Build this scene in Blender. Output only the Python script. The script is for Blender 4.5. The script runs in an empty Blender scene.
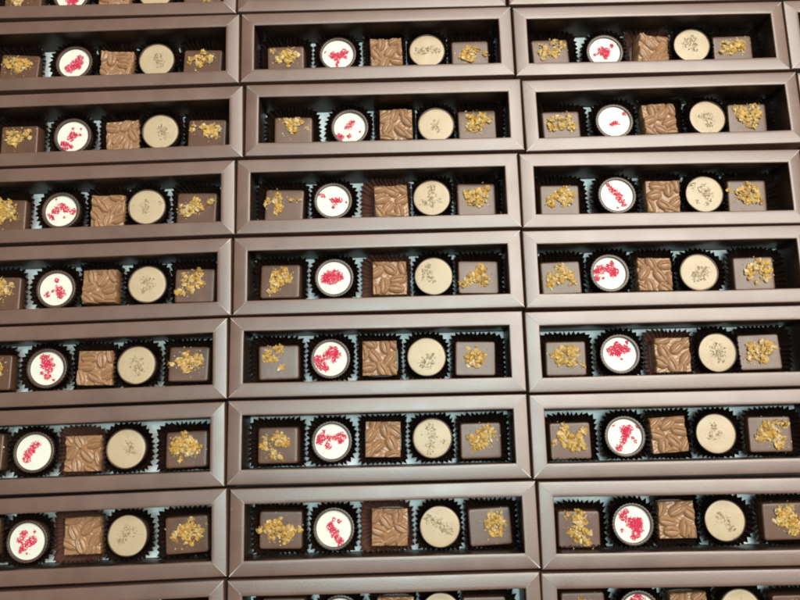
import bpy, bmesh, math, random
from mathutils import Vector, Matrix
random.seed(7)
S = bpy.context.scene
COL = S.collection
MM = 0.001
R = math.radians
rnd = random.uniform

# ------------------------------------------------------------------ materials
def material(name, base, rough=.5, spec=.5, metallic=0., var=.0, var_scale=60., bump=0., bump_scale=900.,
             attr=False, coat=0., rough_var=0., sss=0., trans=0., ior=1.5, dust=0.):
    m = bpy.data.materials.new(name); m.use_nodes = True
    nt = m.node_tree; N = nt.nodes; L = nt.links
    p = N['Principled BSDF']
    p.inputs['Roughness'].default_value = rough
    p.inputs['Specular IOR Level'].default_value = spec
    p.inputs['Metallic'].default_value = metallic
    p.inputs['IOR'].default_value = ior
    p.inputs['Coat Weight'].default_value = coat
    p.inputs['Coat Roughness'].default_value = .13
    if sss:
        p.inputs['Subsurface Weight'].default_value = sss
        p.inputs['Subsurface Radius'].default_value = (.0012, .0008, .0005)
        p.inputs['Subsurface Scale'].default_value = 1.
    tc = N.new('ShaderNodeTexCoord')
    src = None
    if attr:
        a = N.new('ShaderNodeVertexColor'); a.layer_name = 'Col'; src = a.outputs['Color']
    else:
        r = N.new('ShaderNodeRGB'); r.outputs[0].default_value = (*base, 1); src = r.outputs[0]
    if var:
        oi = N.new('ShaderNodeObjectInfo')
        nz = N.new('ShaderNodeTexNoise'); nz.noise_dimensions = '4D'
        nz.inputs['Scale'].default_value = var_scale; nz.inputs['Detail'].default_value = 4
        w = N.new('ShaderNodeMath'); w.operation = 'MULTIPLY'; w.inputs[1].default_value = 37.
        L.new(oi.outputs['Random'], w.inputs[0]); L.new(w.outputs[0], nz.inputs['W'])
        L.new(tc.outputs['Object'], nz.inputs['Vector'])
        mr = N.new('ShaderNodeMapRange'); mr.inputs['From Min'].default_value = .25; mr.inputs['From Max'].default_value = .75
        mr.inputs['To Min'].default_value = 1 - var; mr.inputs['To Max'].default_value = 1 + var
        L.new(nz.outputs['Fac'], mr.inputs['Value'])
        mx = N.new('ShaderNodeMix'); mx.data_type = 'RGBA'; mx.blend_type = 'MULTIPLY'; mx.inputs[0].default_value = 1
        L.new(src, mx.inputs[6]); L.new(mr.outputs[0], mx.inputs[7]); src = mx.outputs[2]
        if rough_var:
            rr = N.new('ShaderNodeMapRange'); rr.inputs['From Min'].default_value = .25; rr.inputs['From Max'].default_value = .75
            rr.inputs['To Min'].default_value = rough - rough_var; rr.inputs['To Max'].default_value = rough + rough_var
            L.new(nz.outputs['Fac'], rr.inputs['Value']); L.new(rr.outputs[0], p.inputs['Roughness'])
    if dust:                                        # a few pale specks of dust and tiny scuffs on the card
        n3 = N.new('ShaderNodeTexNoise'); n3.inputs['Scale'].default_value = 420; n3.inputs['Detail'].default_value = 2
        L.new(tc.outputs['Object'], n3.inputs['Vector'])
        r3 = N.new('ShaderNodeMapRange'); r3.inputs['From Min'].default_value = .775; r3.inputs['From Max'].default_value = .84
        r3.inputs['To Max'].default_value = dust
        L.new(n3.outputs['Fac'], r3.inputs['Value'])
        m3 = N.new('ShaderNodeMix'); m3.data_type = 'RGBA'; m3.inputs[7].default_value = (.62, .58, .54, 1)
        L.new(r3.outputs[0], m3.inputs[0]); L.new(src, m3.inputs[6]); src = m3.outputs[2]
    L.new(src, p.inputs['Base Color'])
    if bump:
        n2 = N.new('ShaderNodeTexNoise'); n2.inputs['Scale'].default_value = bump_scale; n2.inputs['Detail'].default_value = 3
        L.new(tc.outputs['Object'], n2.inputs['Vector'])
        b = N.new('ShaderNodeBump'); b.inputs['Strength'].default_value = bump; b.inputs['Distance'].default_value = .0004
        L.new(n2.outputs['Fac'], b.inputs['Height']); L.new(b.outputs[0], p.inputs['Normal'])
    if trans:
        t = N.new('ShaderNodeBsdfTranslucent'); L.new(src, t.inputs['Color'])
        ms = N.new('ShaderNodeMixShader'); ms.inputs[0].default_value = trans
        L.new(p.outputs[0], ms.inputs[1]); L.new(t.outputs[0], ms.inputs[2])
        L.new(ms.outputs[0], N['Material Output'].inputs['Surface'])
    return m

M = {}
M['card']   = material('brown_satin_card', (.134, .070, .050), .365, .5, ior=1.80, var=.14, var_scale=45, bump=.13, bump_scale=1300, rough_var=.05, dust=.5)
M['inner']  = material('shade_toned_inner_card', (.028, .016, .011), .36, .4, ior=1.3, var=.1, var_scale=60)  # same card as the frame, with the inner walls' shade put into its colour
M['crease'] = material('worn_card_edge', (.74, .70, .66), .45, .5, var=.25, var_scale=400)
M['liner']  = material('pale_blue_white_liner', (.87, .91, .91), .45, .5, var=.04, var_scale=80)
M['tray']   = material('dark_box_tray', (.03, .018, .014), .5)
M['cup']    = material('brown_glassine_paper', (.017, .009, .0065), .27, .5, var=.25, var_scale=120)
M['cup_lit'] = material('lit_glassine_paper', (.095, .040, .030), .36, .5, var=.25, var_scale=120)  # same cup paper, with the light it catches painted into a redder, paler colour
M['dark']   = material('dark_chocolate', (.108, .050, .031), .36, .5, ior=1.52, var=.12, var_scale=110, bump=.12, bump_scale=320, rough_var=.05)
M['shell']  = material('chocolate_shell', (.075, .042, .030), .36, .5, ior=1.5, var=.15, var_scale=150, bump=.1, bump_scale=500)
M['white']  = material('white_filling', (.69, .655, .57), .42, .4, var=.02, var_scale=200, bump=.06, bump_scale=260, sss=.12)
M['beige']  = material('beige_filling', (.44, .325, .205), .38, .45, var=.05, var_scale=160, bump=.22, bump_scale=260)
M['milk']   = material('milk_chocolate', (.30, .155, .078), .25, .5, var=.10, var_scale=140, bump=.08, bump_scale=420)
M['gold']   = material('golden_crumbs', (1, 1, 1), .5, .45, attr=True, var=.15, var_scale=700)
M['red']    = material('red_fruit_crumbs', (1, 1, 1), .6, .3, attr=True, var=.1, var_scale=900)
M['speck']  = material('ground_specks', (1, 1, 1), .6, .3, attr=True)
M['table']  = material('dark_table', (.035, .022, .017), .5, .4, var=.2, var_scale=12)

# ------------------------------------------------------------------ helpers
def link(name, verts, faces, mat, parent=None, smooth=True, sharp=40, cols=None, mats=None, fm=None):
    me = bpy.data.meshes.new(name)
    me.from_pydata(verts, [], faces)
    me.materials.append(mat)
    if smooth:
        me.polygons.foreach_set('use_smooth', [True] * len(me.polygons))
        if sharp: me.set_sharp_from_angle(angle=R(sharp))
    if cols is not None:
        at = me.color_attributes.new('Col', 'FLOAT_COLOR', 'POINT')
        flat = []
        for c in cols: flat += [c[0], c[1], c[2], 1.]
        at.data.foreach_set('color', flat)
    me.update()
    o = bpy.data.objects.new(name, me); COL.objects.link(o)
    if parent: o.parent = parent
    return o

def empty(name, loc, rz=0, rx=0, ry=0):
    o = bpy.data.objects.new(name, None); COL.objects.link(o)
    o.empty_display_size = .01
    o.location = loc; o.rotation_euler = (rx, ry, rz)
    return o

def tag(o, label, cat, group=None, kind=None):
    if label: o['label'] = label
    if cat: o['category'] = cat
    if group: o['group'] = group
    if kind: o['kind'] = kind

# ------------------------------------------------------------------ layout (millimetres, from the fitted camera)
TOP = 31.2                       # height of the frame tops above the table
FLOOR = 3.6                      # height of the liner above the table
BW, BD, IW, ID = 205., 56.2, 185.2, 35.7
BOX = {'L0':(-223.2,350.4,0.08), 'L1':(-220.0,291.7,0.79), 'L2':(-216.1,232.3,1.09), 'L3':(-220.8,173.8,1.03), 'L4':(-222.0,114.8,1.05), 'L5':(-223.6,56.7,1.06), 'L6':(-223.8,-1.7,1.05), 'L7':(-221.2,-60.1,1.37), 'L8':(-221.4,-119.0,1.75), 'M0':(-16.8,351.5,0.07), 'M1':(-13.3,293.9,0.36), 'M2':(-9.0,234.8,0.08), 'M3':(-14.2,176.0,0.23), 'M4':(-15.2,117.3,0.37), 'M5':(-16.9,59.0,0.04), 'M6':(-16.9,0.9,0.13), 'M7':(-14.1,-57.5,0.36), 'M8':(-14.5,-115.7,0.37), 'R0':(190.7,352.3,-0.02), 'R1':(193.4,293.9,0.11), 'R2':(197.3,234.8,0.65), 'R3':(192.1,175.2,-0.31), 'R4':(191.3,117.2,0.00), 'R5':(189.8,58.5,0.18), 'R6':(189.7,0.6,0.07), 'R7':(192.4,-58.1,-0.28), 'R8':(191.2,-116.3,-0.20), 'F0':(396.0,352.6,0.0), 'F1':(399.6,294.5,-0.03), 'F2':(403.2,235.1,0.00),}
ITEMS = {
'L1': [(-72.1, -2.5, -3.7), (-26.9, -0.8, 0.0), (4.2, -2.7, -2.1), (36.8, -0.7, 0.0), (70.7, -3.0, -2.8)] ,
'L2': [(-71.0, -1.4, -1.6), (-28.5, -0.7, 0.0), (8.1, -1.5, 2.4), (37.6, -0.2, 0.0), (71.9, -2.7, -2.4)] ,
'L3': [(-72.2, -2.0, -1.6), (-28.8, -1.2, 0.0), (4.9, -2.0, -2.3), (34.3, -1.5, 0.0), (70.5, -2.4, -2.3)] ,
'L4': [(-70.5, -2.3, -2.3), (-27.4, -1.3, 0.0), (3.1, -0.3, -0.6), (38.5, -0.9, 0.0), (71.7, -2.4, -0.8)] ,
'L5': [(-70.4, -1.6, -2.3), (-28.8, -0.4, 0.0), (4.7, -1.7, -1.6), (35.7, -1.5, 0.0), (71.0, -1.7, -1.4)] ,
'L6': [(-72.1, 0.9, -2.3), (-33.4, -0.9, 0.0), (0.2, -2.8, -0.7), (30.9, -0.9, 0.0), (71.7, -3.2, 1.1)] ,
'L7': [(-71.8, 2.3, -1.2), (-35.7, -1.0, 0.0), (0.3, 0.4, -0.0), (32.8, -0.6, 0.0), (71.2, -1.9, 1.9)] ,
'M1': [(-71.3, -2.5, -0.1), (-30.6, -0.5, 0.0), (6.5, 0.7, 2.1), (38.3, 0.0, 0.0), (72.0, -2.5, -0.0)] ,
'M2': [(-69.8, -3.1, 0.1), (-25.9, -1.3, 0.0), (8.9, 0.7, -0.3), (39.1, -1.7, 0.0), (70.8, -1.6, 0.2)] ,
'M3': [(-70.8, -2.2, -1.5), (-34.2, -1.0, 0.0), (9.1, -1.6, 2.9), (39.9, -0.5, 0.0), (72.8, -1.4, -0.9)] ,
'M4': [(-71.9, -1.3, -0.8), (-32.3, 0.1, 0.0), (8.1, -1.0, -0.6), (40.3, -0.9, 0.0), (72.7, -2.2, -1.6)] ,
'M5': [(-71.3, -2.3, 0.9), (-33.0, -0.7, 0.0), (1.7, -1.1, -0.3), (34.8, -1.5, 0.0), (70.0, -2.7, -1.3)] ,
'M6': [(-70.6, -2.7, -0.0), (-32.8, -0.4, 0.0), (2.7, -0.2, -1.3), (37.5, -0.0, 0.0), (71.4, -2.4, 0.5)] ,
'M7': [(-71.3, -0.9, -1.5), (-34.1, -0.4, 0.0), (3.9, -0.8, -1.5), (38.0, -1.0, 0.0), (72.5, -2.4, 2.3)] ,
'M8': [(-68.2, 0.2, -0.3), (-30.0, 1.1, 0.0), (7.1, -0.6, -0.7), (37.3, 1.2, 0.0), (66.9, -2.1, -0.3)] ,
'R1': [(-72.5, -2.0, 1.9), (-31.2, -3.3, 0.0), (5.5, -1.2, -6.7), (36.5, 0.3, 0.0), (69.8, -2.5, -0.5)] ,
'R2': [(-71.7, -2.4, 0.2), (-32.2, -1.6, 0.0), (2.8, 0.4, 1.7), (37.6, -1.1, 0.0), (70.5, -1.3, -0.4)] ,
'R3': [(-71.3, -2.5, -0.1), (-29.8, -0.5, 0.0), (5.5, -1.1, -1.0), (35.3, -0.7, 0.0), (68.9, -1.3, -0.3)] ,
'R4': [(-72.9, -3.5, 0.8), (-38.7, -1.8, 0.0), (-5.2, -2.5, -0.6), (26.5, -2.5, 0.0), (68.4, -2.7, 0.2)] ,
'R5': [(-71.6, -3.5, -0.6), (-34.1, -1.7, 0.0), (4.3, -2.8, 0.2), (34.4, -1.8, 0.0), (67.4, -2.3, 0.8)] ,
'R6': [(-72.5, -3.2, 0.6), (-35.0, -1.4, 0.0), (-3.5, -1.1, 3.1), (28.7, -1.1, 0.0), (68.4, -2.2, -0.4)] ,
'R7': [(-72.6, -4.8, -0.4), (-37.2, -1.8, 0.0), (-6.0, 0.6, 0.7), (26.1, -0.2, 0.0), (68.3, -1.4, 0.9)] ,
'R8': [(-72.2, -0.2, 0.3), (-36.0, -0.2, 0.0), (-1.6, -1.0, 2.0), (31.6, 0.5, 0.0), (69.2, -3.8, 0.3)] ,
}
ROWNAME = {0: 'cut-off top row', 1: 'first full row', 2: 'second full row', 3: 'third full row', 4: 'fourth full row',
           5: 'fifth full row', 6: 'sixth full row', 7: 'seventh full row', 8: 'cut-off bottom row'}
COLNAME = {'L': 'left column', 'M': 'middle column', 'R': 'right column', 'F': 'column at far right edge'}

# red toppings: blobs (x, y, r) in units of the filling radius, plus a phrase for the label
RED = {
'L1': ([(.3,.3,.25),(.05,-.1,.35),(-.3,-.35,.3),(.25,-.2,.25),(.5,0,.12)], 'one big ragged red splash'),
'L2': ([(0,.1,.25),(-.15,-.1,.2),(.2,.1,.12),(-.5,-.6,.3),(-.1,-.65,.15),(.45,.1,.1),(.5,.5,.08),(0,.55,.08),(-.65,-.4,.15)], 'red crumbs scattered to lower left'),
'L3': ([(-.35,.05,.25),(0,.3,.25),(.3,.1,.22),(.75,-.05,.2),(-.6,-.35,.15),(.2,-.4,.08),(-.8,-.2,.1),(-.5,-.5,.07),(-.35,.8,.06)], 'an arched red band'),
'L4': ([(0,.55,.15),(.2,-.1,.28),(.25,-.4,.2),(-.55,-.3,.18),(-.2,-.1,.1),(0,.2,.06),(.5,-.3,.1)], 'three small red clumps'),
'L5': ([(0,.45,.35),(.1,.05,.3),(-.2,.2,.22),(.05,-.45,.22),(-.3,-.3,.1),(.4,-.7,.08),(.4,.2,.1),(-.3,.7,.15)], 'a tall red splash'),
'L6': ([(.05,.4,.22),(-.15,.2,.2),(-.35,-.1,.25),(-.4,-.35,.22),(0,.05,.1),(.3,.4,.07)], 'a slanting red splash left of centre'),
'L7': ([(-.2,.4,.2),(-.4,.1,.2),(.3,.05,.25),(.05,-.1,.22),(-.2,-.3,.2),(-.35,-.5,.15),(0,-.65,.06),(.4,.5,.08)], 'two slanting red smears'),
'M1': ([(-.35,0,.22),(-.1,-.15,.3),(.2,0,.25),(.45,.2,.2),(0,-.5,.1),(-.1,-.7,.12),(.5,-.2,.1),(-.8,.2,.06)], 'a bird-shaped red splash'),
'M2': ([(-.05,.1,.22),(.15,.35,.18),(-.05,-.55,.15),(-.65,-.6,.25),(.65,-.3,.08),(-.25,0,.1)], 'a red clump above a red patch'),
'M3': ([(.1,0,.25),(.4,.05,.18),(-.1,.1,.12),(-.6,.35,.12),(-.8,.45,.12),(0,-.4,.1),(.8,-.1,.08)], 'a thin trail of red crumbs'),
'M4': ([(-.3,.1,.35),(-.55,0,.3),(.1,.15,.35),(.35,.05,.25),(-.3,-.3,.15),(0,-.2,.2),(0,.45,.1)], 'a dense wide heap of red crumbs'),
'M5': ([(.1,.4,.35),(.35,.25,.25),(-.2,.2,.25),(-.6,-.3,.35),(-.75,0,.25),(.2,-.1,.15),(-.3,-.55,.2),(.3,.6,.1)], 'red crumbs spilling to its left edge'),
'M6': ([(.55,.25,.28),(.2,.2,.2),(-.2,.2,.2),(-.6,.25,.25),(-.75,0,.2),(-.2,-.25,.2),(-.45,.6,.1),(.5,0,.15)], 'a broken level band of red crumbs'),
'M7': ([(0,.5,.12),(.3,.4,.12),(-.2,.1,.22),(-.05,-.1,.2),(.05,-.35,.2),(.25,-.6,.2),(.4,-.8,.2),(-.2,.3,.1),(.25,-.15,.08)], 'a red streak down to the rim'),
'R1': ([(-.2,.15,.25),(.15,.1,.25),(0,-.1,.28),(.05,-.35,.15),(-.65,-.15,.1),(-.45,-.1,.08),(.5,.45,.15)], 'a heart-shaped red splash'),
'R2': ([(0,-.15,.15),(-.2,-.2,.12),(.15,-.1,.1),(.1,0,.08),(.7,.5,.14),(.3,-.2,.06)], 'only a few red specks'),
'R3': ([(-.5,.7,.12),(-.3,.4,.2),(-.1,.2,.22),(.1,-.05,.25),(.25,-.3,.22),(.4,-.6,.15),(0,-.8,.05)], 'a narrow diagonal red band'),
'R4': ([(-.5,.25,.3),(-.8,.1,.2),(.1,.3,.3),(.35,.1,.25),(.2,-.1,.2),(-.8,-.3,.2),(.2,.65,.15),(-.4,-.3,.1),(-.1,.5,.1)], 'red crumbs over its upper half'),
'R5': ([(-.4,.2,.3),(0,.25,.3),(.35,.3,.25),(-.1,0,.2),(.55,.25,.15),(-.65,.3,.12),(.1,-.3,.07),(.5,.7,.1),(-.1,.55,.2)], 'a wide ragged red bar'),
'R6': ([(0,.4,.25),(.3,.4,.25),(0,0,.2),(-.1,-.3,.2),(-.35,-.65,.2),(.6,-.3,.1),(.9,.6,.2),(.45,-.1,.1),(-.6,.65,.08),(.1,.15,.25)], 'a slanting red plume'),
'R7': ([(-.1,.1,.3),(.2,0,.35),(.35,.1,.25),(-.5,.45,.25),(-.3,.7,.15),(.2,-.5,.25),(0,-.7,.15),(-.6,-.3,.1),(.4,-.3,.2)], 'large red blotches all over'),
'L0': ([(0,-.6,.3),(.2,-.3,.3),(-.3,-.2,.2)], 'red crumbs at its lower edge'),
'R8': ([(0,.6,.4),(-.4,.4,.3),(.3,.3,.3)], 'red crumbs'),
}
# golden toppings: blobs in units of half the top's width
GOLD = {
'L1a': [(-.2,.65,.25),(-.45,.35,.25),(.15,.4,.3),(.45,.45,.2),(-.75,.45,.15),(0,.1,.25)],
'L1b': [(0,.8,.15),(-.15,.3,.3),(.3,.35,.25),(-.65,.25,.18),(-.1,0,.2),(.45,.5,.12)],
'L2a': [(-.55,.5,.2),(-.15,.5,.2),(.45,.5,.25),(-.45,.1,.25),(-.2,-.1,.2),(0,.3,.25)],
'L2b': [(.25,.5,.25),(-.2,.6,.15),(.1,.2,.3),(.4,0,.2),(-.7,.7,.08),(.6,.4,.15),(-.75,.4,.12)],
'L3a': [(-.25,.65,.35),(.15,.55,.3),(-.1,.15,.35),(.3,0,.3),(-.3,-.25,.25)],
'L3b': [(0,.45,.25),(-.2,.15,.3),(-.4,-.15,.25),(.1,0,.25),(-.8,.15,.1),(.7,.5,.18),(-.5,-.3,.2)],
'L4a': [(0,.55,.35),(-.1,.1,.35),(.5,.55,.15),(.4,.1,.15)],
'L4b': [(.2,.95,.15),(.1,.5,.3),(-.3,.2,.35),(-.55,.65,.12),(.2,.15,.25),(-.85,-.35,.15),(-.2,-.3,.12),(-.6,-.45,.15)],
'L5a': [(.3,.1,.3),(.2,.4,.25),(-.2,.2,.3)],
'L5b': [(-.1,.55,.2),(.4,.25,.3),(-.4,.2,.25),(0,.05,.35),(-.15,-.25,.25),(.5,0,.2),(-.9,0,.1)],
'L6b': [(-.1,.95,.15),(-.5,.35,.25),(0,.45,.3),(-.2,.1,.3),(.5,-.1,.25),(-.6,-.1,.2),(-.3,-.6,.15),(.15,-.15,.2),(.4,.25,.2)],
'L7b': [(.2,.5,.25),(-.2,.25,.3),(0,.1,.35),(-.55,-.05,.25),(.6,.3,.2),(.1,-.4,.2),(.5,-.05,.2),(.25,.85,.07)],
'M1a': [(.1,.65,.25),(-.1,.35,.3),(.5,.45,.25),(-.4,.1,.2),(.2,0,.25),(-.7,.8,.1)],
'M1b': [(-.1,.3,.35),(-.4,0,.2),(.3,.4,.2),(.8,.1,.12),(0,-.2,.2)],
'M2a': [(-.15,.65,.3),(.25,.7,.25),(-.05,.25,.3),(.75,.25,.1),(-.4,.8,.15)],
'M2b': [(-.3,.6,.25),(.3,.6,.25),(0,.1,.4),(.5,.3,.2),(-.45,.1,.2),(-.3,-.2,.2)],
'M3a': [(-.35,.55,.25),(-.35,.15,.25),(-.25,-.2,.2),(-.4,-.4,.15),(-.85,.35,.08),(-1,0,.12),(.3,.35,.12),(.75,.4,.12)],
'M3b': [(-.4,.4,.25),(.2,.4,.3),(-.2,-.05,.3),(.4,.15,.25),(.6,.7,.1),(.1,-.25,.2)],
'M4a': [(.15,.6,.25),(.35,.2,.25),(-.2,.35,.3),(-.3,-.15,.3),(-.5,-.6,.12),(0,.05,.35),(-.2,-.5,.1)],
'M4b': [(-.25,-.1,.3),(.2,.45,.25),(.3,-.2,.3),(-.5,-.3,.2),(-.8,-.5,.15),(-.1,.3,.2)],
'M5a': [(0,.8,.25),(-.5,.4,.25),(-.55,.75,.12),(.1,-.3,.18),(-.2,.2,.12),(-.6,.1,.1)],
'M5b': [(-.2,.15,.35),(.2,.05,.3),(-.3,-.25,.2),(0,-.4,.15),(.1,.5,.15)],
'M6a': [(0,.6,.2),(.25,.25,.3),(-.1,.3,.25),(-.7,0,.2),(-.2,-.3,.15),(-.2,-.6,.2),(.1,-.65,.15),(-.6,.45,.1)],
'M6b': [(.3,.65,.3),(0,.25,.3),(-.2,-.2,.3),(.3,0,.25),(-.4,.1,.25),(.55,.4,.2)],
'M7a': [(-.4,.15,.4),(-.1,.5,.2),(.25,-.15,.35),(-.4,-.4,.12),(.25,-.6,.15),(-.97,0,.12),(.92,.1,.12),(.45,0,.25)],
'M7b': [(.1,.5,.25),(.45,.6,.2),(0,.1,.3),(.3,-.3,.3),(.5,.2,.25)],
'R1a': [(.25,.75,.2),(-.25,.2,.3),(.65,.5,.2),(-.4,0,.25),(.3,.1,.25),(-.5,.6,.12)],
'R1b': [(-.3,.4,.3),(.2,.5,.25),(.5,.45,.2),(-.1,.1,.3),(-.6,0,.15),(.5,.1,.2)],
'R2a': [(-.1,.5,.25),(.4,.55,.2),(-.5,.5,.2),(.5,0,.3),(-.5,0,.25),(0,.1,.25)],
'R2b': [(-.4,.65,.3),(.4,.75,.25),(-.2,.25,.35),(.2,-.1,.35),(.5,.35,.3)],
'R3a': [(.25,.8,.18),(0,.4,.3),(-.45,.15,.25),(.45,.35,.3),(.2,0,.25),(-.5,-.2,.2),(.5,-.1,.2)],
'R3b': [(.1,.6,.25),(-.3,.2,.3),(.35,.1,.3),(0,-.15,.35),(.45,.45,.2),(.55,-.3,.2),(-.95,.4,.1)],
'R4a': [(0,.6,.25),(.15,.3,.35),(-.45,.05,.3),(-.5,-.4,.2),(.55,-.25,.2),(-.1,0,.3),(.4,.2,.2)],
'R4b': [(.25,.6,.25),(-.05,.25,.3),(.6,.5,.25),(-.2,0,.25),(.05,-.6,.1),(.5,-.3,.2),(.5,.15,.3)],
'R5a': [(.15,.45,.3),(-.45,.15,.3),(.45,.4,.25),(.2,-.2,.3),(-.35,-.2,.25),(.8,-.4,.1),(-.2,.5,.2)],
'R5b': [(-.4,.4,.25),(.3,.5,.25),(-.3,0,.3),(.3,0,.3),(.6,.2,.2),(.1,-.4,.25),(-.5,-.4,.2)],
'R6a': [(-.3,.75,.25),(-.4,.35,.3),(-.2,.1,.35),(.4,.1,.25),(.1,-.2,.3),(.5,-.3,.2),(.65,.6,.2),(-.8,-.05,.1)],
'R6b': [(-.1,.45,.3),(-.3,0,.35),(.2,0,.3),(.4,-.65,.2),(.7,.6,.2),(-.6,-.2,.15),(.3,.7,.15),(.5,-.3,.2)],
'R7a': [(.05,.8,.3),(0,.5,.35),(-.55,.85,.15),(0,.15,.15),(-.1,-.35,.3),(.4,-.1,.2),(.3,-.7,.2),(-.35,-.05,.12)],
'R7b': [(.3,.7,.2),(-.1,.4,.35),(.2,.15,.4),(.4,-.25,.3),(-.3,.05,.2),(.8,-.1,.25),(.35,-.65,.2)],
}
SPECK = {
'L1': [(.1,.2,.3),(.2,-.2,.3)], 'L2': [(.1,.1,.3),(.15,-.2,.3)], 'L3': [(-.1,.15,.28),(-.05,-.25,.22),(.75,.2,.14)],
'L4': [(-.1,.2,.3),(.1,0,.35),(-.25,-.3,.2)], 'L5': [(0,.1,.4),(.1,-.3,.3)], 'L6': [(.1,.15,.28),(.25,-.15,.25)],
'L7': [(.1,.2,.35),(-.25,-.15,.3)], 'M1': [(-.5,0,.25),(-.1,.05,.25),(.35,.1,.28),(.6,.0,.2)], 'M2': [(0,.15,.2),(-.1,-.1,.25),(.1,-.35,.15)],
'M3': [(0,.6,.2),(0,.2,.25),(-.1,-.25,.28),(-.5,-.3,.2),(.4,-.2,.15)], 'M4': [(-.4,.1,.35),(-.3,.5,.2),(-.1,-.2,.2)],
'M5': [(0,-.25,.35),(.2,0,.25),(-.3,-.4,.2)], 'M6': [(-.1,.5,.25),(0,.1,.25),(-.1,-.4,.25),(-.15,-.75,.15),(.6,-.2,.12)],
'M7': [(-.55,.35,.25),(-.1,.2,.3),(.2,0,.25),(.5,-.25,.2)], 'R1': [(-.3,.2,.3),(.1,.3,.3),(.1,-.1,.3)], 'R2': [(0,.1,.3),(.1,-.25,.3),(-.3,.1,.2)],
'R3': [(-.6,.5,.2),(0,.2,.35),(.2,-.05,.3),(-.4,-.45,.12),(.1,-.6,.1)], 'R4': [(.1,-.05,.4),(-.2,-.2,.3),(.4,.1,.25)],
'R5': [(0,.1,.4),(.1,-.2,.3)], 'R6': [(-.1,.4,.18),(0,0,.3),(-.3,-.15,.2)], 'R7': [(-.25,.25,.22),(.05,0,.25),(.25,-.35,.22)],
}
# ------------------------------------------------------------------ box
def rail(name, Lh, slope, parent, place, bow):
    """one mitred side of the window frame; Lh = half outer length; place(s, u, z) -> box coordinates"""
    T = 10.1 if Lh > 50 else 9.9
    r = .75; lo = -slope
    prof = [(0, -TOP + .3), (0, lo - r)]
    prof += [(r - r * math.cos(a), lo - r + r * math.sin(a)) for a in (R(22), R(45), R(68))]
    prof += [(r, lo)]
    prof += [(r + (T - 2 * r) * k / 5, lo + (-lo) * k / 5 + .10 * math.sin(math.pi * k / 5)) for k in range(1, 6)]
    prof += [(T - r + r * math.sin(a), -r + r * math.cos(a)) for a in (R(30), R(60))]
    prof += [(T, -r), (T, -TOP + FLOOR - .8)]
    n = 28 if Lh > 50 else 10
    V, F = [], []
    for i in range(n + 1):
        q = -1 + 2 * i / n
        for (u, z) in prof:
            s = q * (Lh - u - .05)
            w = bow[0] * math.sin(math.pi * (q + 1) / 2) + bow[1] * math.sin(2 * math.pi * q + bow[2])
            env = (1 - q ** 8)
            uu = u + (w * env if u > T / 2 else w * env * .25)
            zz = z + (.25 * bow[1] * math.sin(3 * q + bow[2]) * env if z > -3 else 0)
            V.append(Vector(place(s, uu, zz)) * MM)
    m = len(prof)
    for i in range(n):
        for j in range(m):
            k = (j + 1) % m
            F.append((i * m + j, i * m + k, (i + 1) * m + k, (i + 1) * m + j))
    F.append(tuple(range(m - 1, -1, -1))); F.append(tuple(n * m + j for j in range(m)))
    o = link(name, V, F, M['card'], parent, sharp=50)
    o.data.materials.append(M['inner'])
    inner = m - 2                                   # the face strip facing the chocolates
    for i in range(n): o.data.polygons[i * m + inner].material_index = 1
    return o

def crease(parent, cx, cy, sx, sy, wide):
    """worn pale card edge along one mitre, from the outer corner (cx, cy) inwards"""
    V, F = [], []
    n = 7
    cut = random.choice((rnd(.4, .7), rnd(.8, 1.0), rnd(.9, 1.0)))
    for i in range(n + 1):
        t = i / n * cut
        u = .25 + t * 9.4
        w = max(.04, wide * (1 - t) ** .8 + rnd(-.03, .05) + (.10 if i == n else 0))
        x, y = cx - sx * u, cy - sy * u
        z = -.62 + .62 * t + .10
        if i == 0: z -= .35
        nx, ny = -sy * .7071, sx * .7071
        V += [(x + nx * w, y + ny * w, z - .10), (x, y, z + .05), (x - nx * w, y - ny * w, z - .10)]
        if i:
            a = 3 * (i - 1); b = 3 * i
            F += [(a, a + 1, b + 1, b), (a + 1, a + 2, b + 2, b + 1)]
    V = [Vector(v) * MM for v in V]
    return link('worn_crease', V, F, M['crease'], parent)

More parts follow.
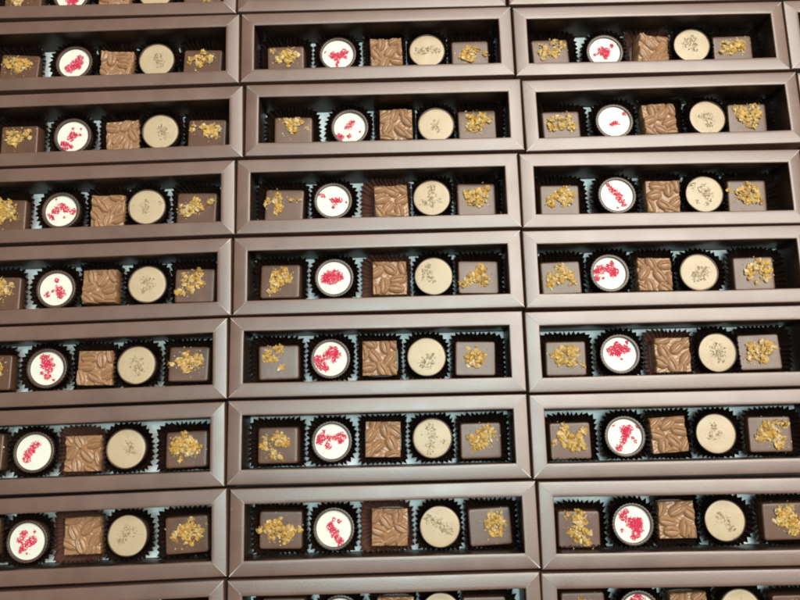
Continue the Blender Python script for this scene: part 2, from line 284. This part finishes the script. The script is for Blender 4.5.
def make_box(key):
    x, y, a = BOX[key]
    o = empty('chocolate_box', (x * MM, y * MM, 0), R(a))
    top = TOP
    sl = rnd(.45, .75)
    specs = [('T', BW / 2, lambda s, u, z: (s, BD / 2 - u, z + top)),
             ('B', BW / 2, lambda s, u, z: (-s, -BD / 2 + u, z + top)),
             ('L', BD / 2, lambda s, u, z: (-BW / 2 + u, s, z + top)),
             ('R', BD / 2, lambda s, u, z: (BW / 2 - u, -s, z + top))]
    rails = {}
    for nm, lh, pl in specs:
        slope = rnd(.15, .4) if nm in 'TB' else rnd(.6, .95)
        bow = (rnd(-.25, .35), rnd(-.12, .12), rnd(0, 6)) if nm in 'TB' else (rnd(-.08, .08), rnd(-.04, .04), rnd(0, 6))
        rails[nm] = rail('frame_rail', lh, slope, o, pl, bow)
    for nm, sy in (('T', 1), ('B', -1)):
        for sx in (-1, 1):
            c = crease(rails[nm], sx * BW / 2, sy * BD / 2, sx, sy, rnd(.10, .40))
            c.location.z = top * MM
    # liner and tray
    def slab(name, w, d, z0, z1, mat):
        V = [Vector((sx * w / 2, sy * d / 2, z)) * MM for z in (z0, z1) for sx, sy in ((-1, -1), (1, -1), (1, 1), (-1, 1))]
        F = [(3, 2, 1, 0), (4, 5, 6, 7), (0, 1, 5, 4), (1, 2, 6, 5), (2, 3, 7, 6), (3, 0, 4, 7)]
        return link(name, V, F, mat, o, smooth=False)
    slab('base_tray', IW + 6, ID + 6, .25, FLOOR - .9, M['tray'])
    slab('base_liner', IW - .3, ID - .3, FLOOR - .8, FLOOR, M['liner'])
    c, r = key[0], int(key[1])
    if c == 'F':
        lab = 'brown window box of which only a sliver shows at the right edge, ' + ROWNAME[r]
    elif r in (0, 8):
        lab = 'long brown window box cut off by the photo, %s of the %s' % (ROWNAME[r].replace('cut-off ', ''), COLNAME[c])
    else:
        lab = 'long brown window box of five chocolates, %s, %s' % (COLNAME[c], ROWNAME[r])
    tag(o, lab, 'box', 'brown window boxes of chocolates laid in rows')
    return o

# ------------------------------------------------------------------ pieces
def to_world(key, lx, ly, z):
    x, y, a = BOX[key]; c, s = math.cos(R(a)), math.sin(R(a))
    return ((x + c * lx - s * ly) * MM, (y + s * lx + c * ly) * MM, z * MM)

def make_cup(key, lx, ly, shape, xlo, xhi, rot, label, off, red=False):
    """fluted paper cup; vertices are pressed against box walls and neighbouring cups"""
    n = 34 if shape == 'round' else 39
    cols = n * 2
    H = rnd(12.2, 13.8) if shape == 'round' else rnd(10.6, 12.2)
    ph = rnd(0, 1)
    ex, ey = rnd(-.7, .7), rnd(-.5, .5)
    lev = [0, .08, .3, .55, .8, 1.]
    V, F = [], []
    jit = [rnd(-.35, .35) for _ in range(cols)]
    tip = [rnd(-.35, .35) for _ in range(cols)]
    wob = [rnd(0, 6), rnd(0, 6)]
    for t in lev:
        for k in range(cols):
            f = 2 * math.pi * (k + ph + .9 * t * jit[(k * 7) % cols]) / cols
            cx, sy = math.cos(f), math.sin(f)
            if shape == 'round':
                b = 11.6; rm = 19.6
            else:
                hx, hy, p = shape
                b = 1 / ((abs(cx) / hx) ** p + (abs(sy) / hy) ** p) ** (1 / p)
                hx2, hy2, p2 = hx + 7.0, hy + 6.6, p * .95
                rm = 1 / ((abs(cx) / hx2) ** p2 + (abs(sy) / hy2) ** p2) ** (1 / p2)
            rm += .5 * math.sin(2 * f + wob[0]) + .4 * math.sin(3 * f + wob[1])
            rr = b + (rm - b) * t ** .85
            out = 1 if k % 2 else -1
            rr += out * (.12 + 1.15 * t) + jit[k] * t * 1.5
            z = FLOOR + .15 + H * t + (tip[k] - .35 * out) * t + .6 * t * math.sin(2 * f + wob[1])
            X = lx + cx * rr + (ex + off) * t; Y = ly + sy * rr + ey * t
            lim = IW / 2 - .5; limy = ID / 2 - .45
            inn = (2.2 + jit[k] * 2) * t if out < 0 else -.2 * jit[k] - .1
            lo_, hi_ = max(-lim, xlo + .1) + max(0, inn), min(lim, xhi - .1) - max(0, inn)
            nx = max(lo_, min(hi_, X))
            ny = max(-limy + max(0, inn), min(limy - max(0, inn), Y))
            V.append(Vector((nx - lx, ny - ly, z)) * MM)
    for i in range(len(lev) - 1):
        for k in range(cols):
            q = (k + 1) % cols
            F.append((i * cols + k, i * cols + q, (i + 1) * cols + q, (i + 1) * cols + k))
    F.append(tuple(range(cols - 1, -1, -1)))
    o = link('paper_cup', V, F, M['cup_lit' if red else 'cup'], None, smooth=False)  # red selects the paper whose colour carries the caught light
    w = to_world(key, lx, ly, 0)
    o.location = w; o.rotation_euler.z = R(BOX[key][2])
    tag(o, label, 'paper cup', 'dark fluted paper cups around the chocolates')
    return o

OCT = [(1,0,0),(-1,0,0),(0,1,0),(0,-1,0),(0,0,1),(0,0,-1)]
OCF = [(0,2,4),(2,1,4),(1,3,4),(3,0,4),(2,0,5),(1,2,5),(3,1,5),(0,3,5)]
_b = bmesh.new(); bmesh.ops.create_icosphere(_b, subdivisions=1, radius=1)
_b.verts.index_update(); ICV = [tuple(v.co) for v in _b.verts]; ICF = [tuple(v.index for v in f.verts) for f in _b.faces]; _b.free()

def crumb(V, F, Cc, x, y, z, s, flat, col, big=False):
    P, Q = (ICV, ICF) if big else (OCT, OCF)
    sx, sy, sz = s * rnd(.6, 1.25), s * rnd(.6, 1.25), s * flat * rnd(.6, 1.3)
    m = Matrix.Rotation(rnd(0, 6.28), 3, 'Z') @ Matrix.Rotation(rnd(-.6, .6), 3, 'X') @ Matrix.Rotation(rnd(-.6, .6), 3, 'Y')
    b = len(V)
    for v in P:
        j = rnd(.6, 1.25)
        w = m @ Vector((v[0] * sx * j, v[1] * sy * j, v[2] * sz * j))
        V.append(Vector((x + w.x, y + w.y, z + w.z)) * MM); Cc.append(col)
    F += [tuple(b + i for i in f) for f in Q]

def mixc(pal, wts=None):
    c = random.choices(pal, wts)[0]; k = rnd(.82, 1.15)
    return tuple(min(1, v * k) for v in c)

def toppings(name, blobs, hx, hy, z, size, dens, pal, wts, mat, parent, flat, circ, heap, stray, big=False, clipc=.97):
    V, F, Cc = [], [], []
    u = hx
    def ok(x, y):
        return math.hypot(x, y) < hx * clipc if circ else (abs(x) < hx * clipc + 1.2 and abs(y) < hy * clipc + 1.2)
    for (bx, by, br) in blobs:
        R0 = br * u
        n = int(dens * R0 * R0) + 2
        for _ in range(n):
            d = R0 * math.sqrt(random.random()) * rnd(.75, 1.12); f = rnd(0, 6.283)
            x, y = bx * hx + d * math.cos(f), by * hy + d * math.sin(f)
            if not ok(x, y): continue
            s = size[0] + (size[1] - size[0]) * random.random() ** 1.6
            lift = heap * max(0, 1 - (d / R0) ** 2) * random.random()
            crumb(V, F, Cc, x, y, z + s * flat * .5 + lift, s, flat, mixc(pal, wts), big)
    for _ in range(stray):
        bx, by, br = random.choice(blobs)
        f = rnd(0, 6.283); d = br * u * rnd(.9, 2.3)
        x, y = bx * hx + d * math.cos(f), by * hy + d * math.sin(f)
        if not ok(x, y): continue
        s = size[0] * rnd(.5, 1.1)
        crumb(V, F, Cc, x, y, z + s * flat * .5, s, flat, mixc(pal, wts), False)
    return link(name, V, F, mat, parent, smooth=False, cols=Cc)

PG = [(.46,.245,.035),(.48,.30,.09),(.48,.335,.16),(.31,.16,.035),(.52,.39,.22)]
PR = [(.58,.016,.065),(.65,.035,.10),(.48,.012,.04)]
PS = [(.27,.20,.115),(.36,.28,.17),(.19,.135,.075),(.42,.335,.215)]

def lathe(prof, n, flute=None, nf=0):
    V, F = [], []
    for (r, z, fl) in prof:
        for k in range(n):
            f = 2 * math.pi * k / n
            rr = r + fl * (0.5 + .5 * math.cos(nf * f)) if nf else r
            V.append(Vector((rr * math.cos(f), rr * math.sin(f), z)) * MM)
    for i in range(len(prof) - 1):
        for k in range(n):
            q = (k + 1) % n
            F.append((i * n + k, i * n + q, (i + 1) * n + q, (i + 1) * n + k))
    F.append(tuple(range(n - 1, -1, -1)))
    F.append(tuple((len(prof) - 1) * n + k for k in range(n)))
    return V, F

def make_round(key, lx, ly, kind, label):
    z0 = FLOOR + .35
    zt = TOP - 12.4 - z0
    o = empty('round_chocolate', to_world(key, lx, ly, z0), rnd(0, 6.28) * 0 + R(BOX[key][2]), R(rnd(-2.2, 2.2)), R(rnd(-2.2, 2.2)))
    white = kind == 'white'
    ri = rnd(11.75, 12.2) if white else rnd(12.9, 13.3)
    rec = rnd(1.2, 1.9) if white else rnd(.25, .6)
    amp = .55 if white else .15
    ro = 13.85 if white else 13.8
    prof = [(11.2, 0, .2), (11.5, .25, amp), (12.8, zt * .55, amp), (ro - .05, zt - .5, amp), (ro - .1, zt - .12, amp * .8),
            (ro - .35, zt, amp * .7), (ri + .35, zt, 0), (ri + .1, zt - .15, 0), (ri - .1, zt - rec - .5, 0), (ri - 1, zt - rec - .7, 0)]
    V, F = lathe(prof, 152, nf=38)
    # uneven hand-filled rim
    p1, p2 = rnd(0, 6), rnd(0, 6)
    for v in V:
        if v.z > (zt - 1) * MM:
            a = math.atan2(v.y, v.x); v.z += (.16 * math.sin(2 * a + p1) + .08 * math.sin(5 * a + p2)) * MM
    link('shell', V, F, M['shell'], o, sharp=55)
    zf = zt - rec
    n = 64; V = []; F = []
    rings = [0, .25, .5, .7, .85, .94, 1.0]
    e1, e2 = rnd(0, 6), rnd(0, 6)
    for q in rings:
        for k in range(n):
            f = 2 * math.pi * k / n
            rr = q * (ri + .02 + (.18 * math.sin(3 * f + e1) + .12 * math.sin(7 * f + e2)) * (0 if white else .8))
            z = zf + .25 * (1 - q * q) - (.0 if q < 1 else .12) + (.22 if (white and q == 1.) else 0)
            z += .06 * math.sin(3 * f + e2) * q * (1 - q) * 4
            V.append(Vector((rr * math.cos(f), rr * math.sin(f), z)) * MM)
    for i in range(len(rings) - 1):
        for k in range(n):
            w = (k + 1) % n
            if i == 0: F.append((0, n + k, n + w))
            else: F.append((i * n + k, i * n + w, (i + 1) * n + w, (i + 1) * n + k))
    b = len(V)                                      # short skirt gives the filling its thickness
    for k in range(n):
        v = V[(len(rings) - 1) * n + k]; V.append(Vector((v.x, v.y, v.z - .5 * MM)))
    for k in range(n):
        w = (k + 1) % n; a = (len(rings) - 1) * n
        F.append((a + k, a + w, b + w, b + k))
    link('filling', V, F, M['white' if white else 'beige'], o, sharp=70)
    if white:
        blobs = RED.get(key, (None,))[0] or [(rnd(-.3, .3), rnd(-.3, .3), .3), (rnd(-.5, .5), rnd(-.5, .5), .2), (rnd(-.5, .5), rnd(-.5, .5), .15)]
        blobs = [(a, b_, r * 1.1) for a, b_, r in blobs]
        toppings('red_crumbs', blobs, ri, ri, zf + .2, (.28, .66), 14., PR, [5, 4, 2], M['red'], o, .42, True, .35, 55, clipc=.98)
    else:
        blobs = SPECK.get(key) or [(rnd(-.2, .2), rnd(-.2, .2), .35), (rnd(-.3, .3), rnd(-.3, .3), .25)]
        blobs = [(a, b_, r * 1.1) for a, b_, r in blobs]
        toppings('dark_specks', blobs, ri, ri, zf + .2, (.38, 1.1), 2.8, PS, [4, 4, 2, 2], M['speck'], o, .22, True, .1, 34, clipc=.96)
    tag(o, label, 'chocolate', 'white round chocolates with red crumbs' if white else 'beige round chocolates with dark specks')
    return o

def rounded_box(hx, hy, h, r, dome):
    n = 12; rc = 1.9
    p1, p2 = rnd(0, 6), rnd(0, 6)
    def outline(ins, grow):
        q = []
        for cx, cy, a0 in ((1, 1, 0), (-1, 1, 90), (-1, -1, 180), (1, -1, 270)):
            rr = max(.3, rc - ins * .6)
            for k in range(n + 1):
                a = R(a0 + 90 * k / n)
                x = cx * (hx + grow - ins - rr) + rr * math.cos(a); y = cy * (hy + grow - ins - rr) + rr * math.sin(a)
                f = math.atan2(y, x)
                q.append((x + .2 * math.sin(3 * f + p1), y + .2 * math.sin(4 * f + p2)))
        return q
    prof = [(0, .35, 0), (0, .45, .5), (0, .15, h * .5), (0, 0, h - r)]
    prof += [(r - r * math.cos(a), 0, h - r + r * math.sin(a)) for a in (R(25), R(50), R(70))]
    prof += [(r, 0, h), (r + 1.2, 0, h + .03), (r + 5, 0, h + .06)]
    V, F = [], []
    for ins, g, z in prof:
        for x, y in outline(ins, g): V.append(Vector((x, y, z)) * MM)
    m = 4 * (n + 1)
    for i in range(len(prof) - 1):
        for k in range(m):
            w = (k + 1) % m
            F.append((i * m + k, i * m + w, (i + 1) * m + w, (i + 1) * m + k))
    F.append(tuple(range(m - 1, -1, -1))); F.append(tuple((len(prof) - 1) * m + k for k in range(m)))
    return V, F

def make_dark(key, lx, ly, rot, side, label):
    z0 = FLOOR + .35
    h = TOP - 17.5 - z0
    o = empty('square_chocolate', to_world(key, lx, ly, z0), R(rot + BOX[key][2]), R(rnd(-2.5, 2.5)), R(rnd(-2.5, 2.5)))
    hx, hy = 14.5 + rnd(-.3, .3), 12.5 + rnd(-.25, .25)
    V, F = rounded_box(hx, hy, h, rnd(.8, 1.3), .2)
    link('body', V, F, M['dark'], o, sharp=60)
    blobs = GOLD.get(key + side) or [(rnd(-.4, .4), rnd(-.3, .5), .3) for _ in range(4)]
    blobs = [(a, b * .95, r * 1.02) for a, b, r in blobs]
    t = toppings('gold_crumbs', blobs, hx, hy, h, (.8, 2.2), 1.9, PG, [5, 5, 3, 3, 1], M['gold'], o, .38, False, 1.3, 48, big=True)
    tag(o, label, 'chocolate', 'dark square chocolates with golden crumbs')
    return o

BEANS = [  # centre, angle of the long axis; in units of the half width
 [(-.20,.35,-50),(.42,.62,80),(.66,-.02,-25),(-.62,-.20,-15),(.03,-.62,28),(-.80,.62,60),(.72,-.72,40),(-.72,-.88,0),(.05,.98,10)],
 [(-.35,.45,88),(.35,.62,2),(.52,.10,-8),(-.80,-.35,-35),(.0,-.55,33),(.82,-.60,72),(-.85,.75,80),(-.45,-.95,20)],
 [(-.65,.55,-10),(.18,.68,60),(-.28,-.12,48),(.62,.05,-58),(.30,-.70,80),(-.58,-.88,30),(.95,.75,40),(.95,-.75,30),(-.95,-.3,80)],
 [(-.30,.40,-42),(.50,.20,62),(-.72,-.25,-50),(.10,-.55,70),(.72,-.42,30),(.55,.88,-15),(-.85,.75,-40),(-.45,-.92,-70)],
]
def make_coffee(key, lx, ly, rot, label, idx):
    z0 = FLOOR + .35
    h = TOP - 15 - z0 - 1.2
    tilt = R(10) if key == 'R1' else R(rnd(-1.5, 1.5))
    o = empty('square_chocolate', to_world(key, lx, ly, z0), R(rot + BOX[key][2]), R(rnd(-1.5, 1.5)), tilt)
    hs = 12.3; n = 70
    lay = BEANS[idx % 4]; mir = (idx // 4) % 2; turn = 180 * ((idx // 8) % 2)
    beans = []
    for bx, by, a in lay:
        x, y = bx * hs, by * hs
        if mir: x, a = -x, 180 - a
        if turn: x, y = -x, -y
        beans.append((x + rnd(-.4, .4), y + rnd(-.4, .4), R(a + rnd(-6, 6)), rnd(5.6, 6.2), rnd(3.5, 3.9)))
    def height(x, y):
        z = .22 * math.sin(1.3 * x + 2 * math.sin(.9 * y)) * math.sin(1.1 * y + idx)
        for bx, by, a, A, B in beans:
            dx, dy = x - bx, y - by
            u = (dx * math.cos(a) + dy * math.sin(a)) / A; v = (-dx * math.sin(a) + dy * math.cos(a)) / B
            d = abs(u) ** 2.3 + abs(v) ** 2.3
            if d < 1:
                k = 2.2 * (1 - d) ** .36
                lens = .36 * max(0, 1 - (u / .80) ** 2) ** .6   # the lens-shaped seam of a coffee bean
                av = abs(v)
                if av < lens: k -= .9 * min(1, (lens - av) / .22)
                elif lens > 0 and av < lens + .26: k += .48 * (1 - abs(av - lens - .13) / .13)
                z = max(z, k)
        return z
    V, F = [], []
    for j in range(n + 1):
        for i in range(n + 1):
            x, y = -hs + 2 * hs * i / n, -hs + 2 * hs * j / n
            e = min(i, j, n - i, n - j)
            z = h + height(x, y) * (.8 if e == 0 else 1) - (.25 if e == 0 else 0)
            V.append(Vector((x, y, z)) * MM)
    for j in range(n):
        for i in range(n):
            a = j * (n + 1) + i
            F.append((a, a + 1, a + n + 2, a + n + 1))
    ring = [i for i in range(n)] + [j * (n + 1) + n for j in range(n)] + [n * (n + 1) + n - i for i in range(n)] + [(n - j) * (n + 1) for j in range(n)]
    b = len(V)
    for q in ring:
        v = V[q]; V.append(Vector((v.x * .95, v.y * .95, 0)))
    m = len(ring)
    for k in range(m):
        w = (k + 1) % m
        F.append((ring[w], ring[k], b + k, b + w))
    F.append(tuple(b + k for k in range(m - 1, -1, -1)))
    link('body', V, F, M['milk'], o, sharp=62)
    tag(o, label, 'chocolate', 'milk chocolate squares moulded with coffee beans')
    return o

# ------------------------------------------------------------------ build
tb = link('tabletop', [Vector(v) for v in ((-.9,-.7,0),(.9,-.7,0),(.9,1.1,0),(-.9,1.1,0),(-.9,-.7,-.03),(.9,-.7,-.03),(.9,1.1,-.03),(-.9,1.1,-.03))],
          [(0,1,2,3),(7,6,5,4),(0,4,5,1),(1,5,6,2),(2,6,7,3),(3,7,4,0)], M['table'], None, smooth=False)
tag(tb, 'dark tabletop under the rows of boxes', 'tabletop', kind='structure')

idx = 0
for key in BOX:
    make_box(key)
    it = ITEMS.get(key)
    if it is None:
        it = [(-71 + rnd(-1, 1), -2.2, rnd(-2, 2)), (-31 + rnd(-2, 2), -.8, 0), (4.5 + rnd(-2, 2), -1, rnd(-2, 2)), (36 + rnd(-2, 2), -.8, 0), (70.5 + rnd(-1, 1), -2.2, rnd(-2, 2))]
    c, r = key[0], int(key[1])
    where = '%s, %s' % (COLNAME[c].replace('column at far right edge', 'far right'), ROWNAME[r])
    xs = [q[0] for q in it]
    bounds = [-IW / 2 + .3] + [(xs[i] + xs[i + 1]) / 2 + (.9 if i in (0, 3) else 0) * (1 if i == 0 else -1) for i in range(4)] + [IW / 2 - .3]
    what = ['left end', 'white round chocolate', 'coffee bean chocolate', 'beige round chocolate', 'right end']
    sh = {'M3': -2.2, 'M4': -1.8, 'M7': -2.2, 'L7': -2, 'R5': -1.5, 'R1': -1.8, 'L6': -.8}.get(key, 0)
    bounds[2] += sh; bounds[3] += (1.5 if key == 'R2' else 0)
    for j, (lx, ly, rot) in enumerate(it):
        off = 0
        if j in (0, 4):
            lab = 'dark square chocolate topped with golden crumbs, %s of box, %s' % (what[j], where)
            make_dark(key, lx, ly, rot, 'a' if j == 0 else 'b', lab)
            cl = 'dark fluted paper cup of the gold-topped chocolate, %s, %s' % (what[j], where)
            shape = (14.2, 12.4, 5.)
        elif j == 2:
            lab = 'milk chocolate square moulded with coffee beans, %s' % where
            make_coffee(key, lx, ly, rot, lab, idx)
            cl = 'dark fluted paper cup under the coffee bean chocolate, %s' % where
            shape = (12.8, 12.4, 4.4); off = {'M3': -3, 'M4': -2.6, 'M7': -3, 'L7': -3, 'L6': -2, 'R5': -2.4, 'M5': -1.6, 'R2': 2, 'R1': -2.5}.get(key, rnd(-1.6, .8))
        else:
            if j == 1:
                lab = 'white round chocolate with %s, %s' % (RED.get(key, (0, 'red crumbs'))[1], where)
            else:
                lab = 'beige round chocolate with ground dark specks, %s' % where
            make_round(key, lx, ly, 'white' if j == 1 else 'beige', lab)
            cl = 'dark fluted paper cup under the %s, %s' % (what[j], where)
            shape = 'round'
        make_cup(key, lx, ly, shape, bounds[j], bounds[j + 1], rot, cl, off, j == 2 and sh < 0)
    idx += 1

# ------------------------------------------------------------------ camera
H, TILT, ROLL, FPX = .5047 + TOP * MM, R(10.854), R(-1.229), 730.3
cam = bpy.data.cameras.new('camera'); co = bpy.data.objects.new('camera', cam); COL.objects.link(co)
cam.sensor_fit = 'HORIZONTAL'; cam.sensor_width = 36; cam.lens = FPX / 800 * 36
cam.clip_start = .01; cam.clip_end = 50
rm = Matrix.Rotation(TILT, 4, 'X') @ Matrix.Rotation(ROLL, 4, 'Z')
co.matrix_world = Matrix.Translation((0, 0, H)) @ rm
S.camera = co

# ------------------------------------------------------------------ light: ceiling lamp, cooler window light, weak room
def area(name, loc, target, sx, sy, power, col):
    l = bpy.data.lights.new(name, 'AREA'); l.shape = 'RECTANGLE'; l.size = sx; l.size_y = sy
    l.energy = power; l.color = col
    o = bpy.data.objects.new(name, l); COL.objects.link(o)
    o.location = loc
    o.rotation_euler = (Vector(target) - Vector(loc)).to_track_quat('-Z', 'Y').to_euler()
    return o
area('ceiling_lamp', (.76, .76, 2.0), (.2, .2, 0), 2.0, 1.15, 68, (1, .97, .865))
area('window_light', (.03, .06, 2.0), (0, .1, 0), .55, .45, 15.5, (.72, 1, 1))
w = bpy.data.worlds.new('World'); S.world = w; w.use_nodes = True
bg = w.node_tree.nodes['Background']; bg.inputs[0].default_value = (1, .92, .84, 1); bg.inputs[1].default_value = .13

S.render.engine = 'CYCLES'
S.render.resolution_x, S.render.resolution_y = 1024, 768
S.view_settings.view_transform = 'Standard'; S.view_settings.look = 'None'
S.view_settings.exposure = .14; S.view_settings.gamma = 1
S.cycles.filter_width = 1.9
